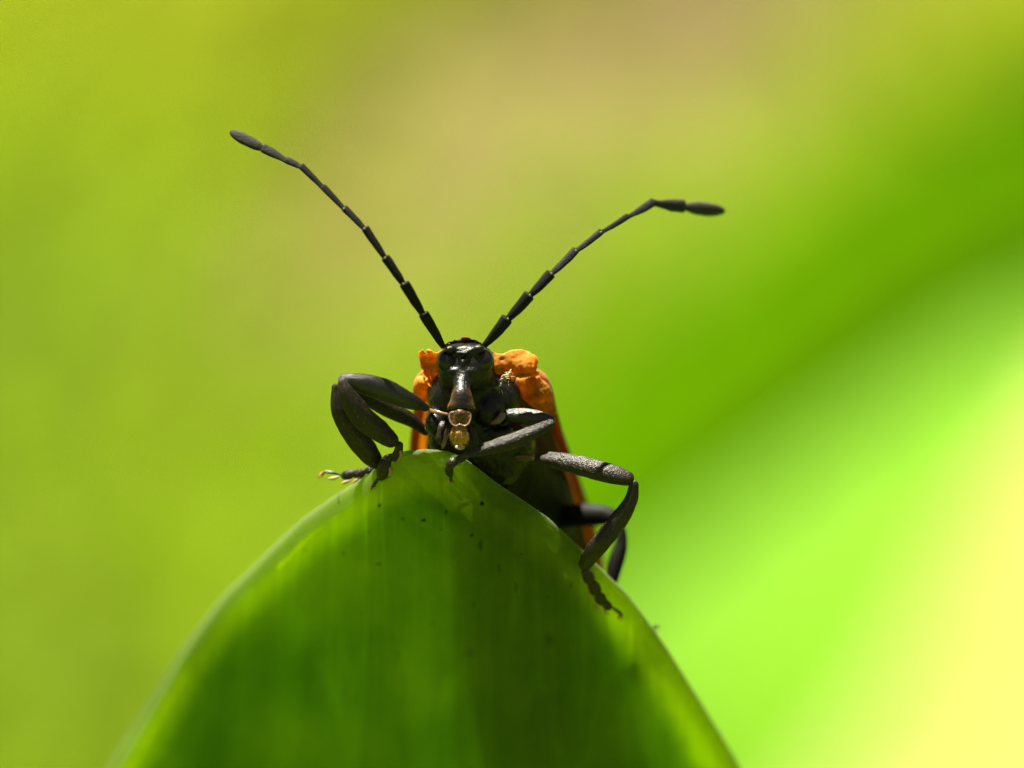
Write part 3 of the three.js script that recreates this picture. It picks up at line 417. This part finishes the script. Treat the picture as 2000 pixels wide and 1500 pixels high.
// ------------------------------------------------------------------ the garden behind
{
  const GY = -0.25;
  const soil = tex(512, 512, (u, v) => { const k = 0.75 + 0.7 * fbm(u * 14, v * 14, 1, 5), p = fbm(u * 4, v * 4, 6, 2); return [0.096 * k + 0.02 * p, 0.067 * k, 0.028 * k]; }, { srgb: true, repeat: [60, 60] });
  const bump = tex(256, 256, (u, v) => { const k = 0.5 + 0.6 * fbm(u * 12, v * 12, 3, 5); return [k, k, k]; }, { repeat: [60, 60] });
  const bareAt = (x, z) => { const ax = 0.027, az = -0.84, bx = -0.062, bz = -0.57, t = ((x - ax) * (bx - ax) + (z - az) * (bz - az)) / ((bx - ax) ** 2 + (bz - az) ** 2), k = clamp(t, -3, 1); return Math.hypot(x - lerp(ax, bx, k), z - lerp(az, bz, k)) / lerp(0.062, 0.048, clamp(t, 0, 1)) + 0.6 * clamp(t, 0, 1) + 0.4 * fbm(x * 9, z * 9, 3, 3); };   // a worn path that runs off to the back
  const g = new THREE.PlaneGeometry(2, 2, 300, 300); g.rotateX(-Math.PI / 2);
  { // a grid that is fine near the plant; moss tints the soil where it is not bare
    const p = g.attributes.position, cs = []; for (let i = 0; i < p.count; i++) { const x = 20 * p.getX(i) ** 3, z = 20 * p.getZ(i) ** 3 - 0.7; p.setXYZ(i, x, GY + 0.05 * fbm(x * 0.8, z * 0.8, 2, 3), z); const k = sstep(0.55, 1.15, bareAt(x, z)); cs.push(lerp(1, 0.9, k), lerp(1, 2.0, k), lerp(1, 0.05, k)); }
    g.setAttribute('color', new THREE.Float32BufferAttribute(cs, 3)); const uv = g.attributes.uv; for (let i = 0; i < p.count; i++) uv.setXY(i, p.getX(i) / 40, p.getZ(i) / 40); g.computeVertexNormals();
  }
  const ground = mesh('ground', g, phys({ name: 'dry soil', vertexColors: true, specularIntensity: 0.3, map: soil, bumpMap: bump, bumpScale: 0.006, roughness: 0.95 }), scene); ground.userData = { kind: 'structure' };

  // a broad arching leaf: rows of upper edge, midrib and lower edge
  const bladeRows = (U, Mid, L, seed) => {
    const n = 40, c = 8, cu = [U, Mid, L].map((a) => new THREE.CatmullRomCurve3(a.map((p) => toWorld(Q(...p))), false, 'centripetal'));
    return gridGeo(n + 1, 2 * c + 1, (i, j) => { const t = i / n, u = cu[0].getPoint(t), m = cu[1].getPoint(t), l = cu[2].getPoint(t), k = (j - c) / c, e = k < 0 ? u : l, p = m.clone().lerp(e, Math.abs(k)); const w = e.distanceTo(m); const nn = e.clone().sub(m).cross(cu[1].getTangent(t)).normalize().multiplyScalar(k < 0 ? -1 : 1); return p.addScaledVector(nn, w * 0.12 * Math.sin(Math.PI * Math.abs(k)) + 0.0006 * noise(i * 0.6, j * 0.9, seed)); }, { uv: (i, j) => [j / 4, i / 4] });
  };
  const leafMat = (name, c, tr = 0.4) => { const t = tex(128, 128, (u, v) => { const k = 0.85 + 0.4 * noise(u * 40, v * 3, c[0] * 99) + 0.3 * fbm(u * 6, v * 6, 4, 3); return [c[0] * k, c[1] * k, c[2] * k]; }, { srgb: true }); return phys({ name, map: t, roughness: 0.9, transmission: tr, thickness: 0, specularIntensity: 0.15 }); };
  M.broad = leafMat('broad green leaf', [0.10, 0.245, 0.0006], 0.38); M.lime = leafMat('sunlit lime leaf', [0.11, 0.165, 0.001]); M.yellow = leafMat('yellowing leaf', [0.30, 0.36, 0.07]);
  const stalkTo = (o, from, foot) => { const m = from.clone().lerp(foot, 0.5).add(V(0.004, 0, -0.01)); const s = new THREE.TubeGeometry(new THREE.CatmullRomCurve3([from, m, foot]), 24, 0.0016, 8); mesh('stalk', s.translate(-o.position.x, -o.position.y, -o.position.z), M.stalk, o); };
  const plant = (label, category, group, leaves) => {
    const foots = leaves.map((l) => toWorld(Q(...l.M[0]))), base = foots[0].clone().setY(GY);
    const o = thing('broad_leaved_plant', label, category, base, group);
    leaves.forEach((l, i) => { const g2 = bladeRows(l.U, l.M, l.L, i + 3); g2.translate(-base.x, -base.y, -base.z); mesh('leaf', g2, l.m, o); stalkTo(o, foots[i], base.clone().add(V((i - 0.5) * 0.006, -0.004, 0))); });
  };
  plant('blurred folded leaf with dark upper half crossing the right side behind the beetle', 'plant', null, [
    { m: M.broad, U: [[900, 1075, -285], [1100, 755, -270], [1400, 495, -265], [1800, 215, -270], [2300, -55, -290]], M: [[930, 1485, -330], [1250, 1275, -335], [1550, 1035, -335], [1950, 670, -340], [2400, 285, -340]], L: [[960, 1625, -300], [1500, 1785, -220], [1900, 1505, -215], [2300, 1215, -225], [2600, 745, -290]] },
    { m: M.yellow, U: [[1540, 1650, -215], [1710, 1350, -205], [1900, 1000, -205], [2150, 660, -215]], M: [[1640, 1800, -190], [1920, 1480, -185], [2200, 1200, -185], [2500, 950, -190]], L: [[1800, 1900, -160], [2200, 1650, -155], [2450, 1400, -155], [2600, 1000, -170]] },
  ]);

  // short grass over the soil, with a bare patch
  const R = mulberry(5), blade = gridGeo(6, 3, (i, j) => { const t = i / 5; return V((j - 1) * 0.0032 * (1 - t ** 1.8 * 0.96), t * 0.05 - 0.012 * t * t, 0.03 * t * t + (j === 1 ? -0.0006 : 0)); });
  const spots = []; const o3 = new THREE.Object3D(), col = new THREE.Color();
  for (let i = 0; i < 60000; i++) {
    const x = (R() - 0.5) * 1.6, z = -1.9 + 2.2 * R(), bare = bareAt(x, z);
    if (R() > sstep(0.6, 1.25, bare)) continue;
    spots.push([x, z]);
  }
  const grass = new THREE.InstancedMesh(blade, phys({ name: 'short grass', roughness: 0.9, specularIntensity: 0.12, transmission: 0.5, thickness: 0 }), spots.length);
  spots.forEach(([x, z], i) => {
    o3.position.set(x, GY + 0.05 * fbm(x * 0.8, z * 0.8, 2, 3) - 0.002, z); o3.rotation.set((R() - 0.5) * 0.6, R() * 6.283, (R() - 0.5) * 0.6); o3.scale.setScalar(0.6 + 0.8 * R()); o3.updateMatrix(); grass.setMatrixAt(i, o3.matrix);
    const k = 0.75 + 0.5 * R(), far = sstep(-0.62, -0.8, z + 0.05 * noise(x * 12, z * 12)); grass.setColorAt(i, col.setRGB(lerp(0.158, 0.22, far) * k, lerp(0.25, 0.262, far) * k, lerp(0.0004, 0.003, far) * k));
  });
  grass.name = 'grass'; grass.userData = { kind: 'stuff', label: 'blurred yellow green grass on the ground behind the beetle', category: 'grass' }; grass.castShadow = grass.receiveShadow = true;
  scene.add(grass);
}

renderer.render(scene, camera);
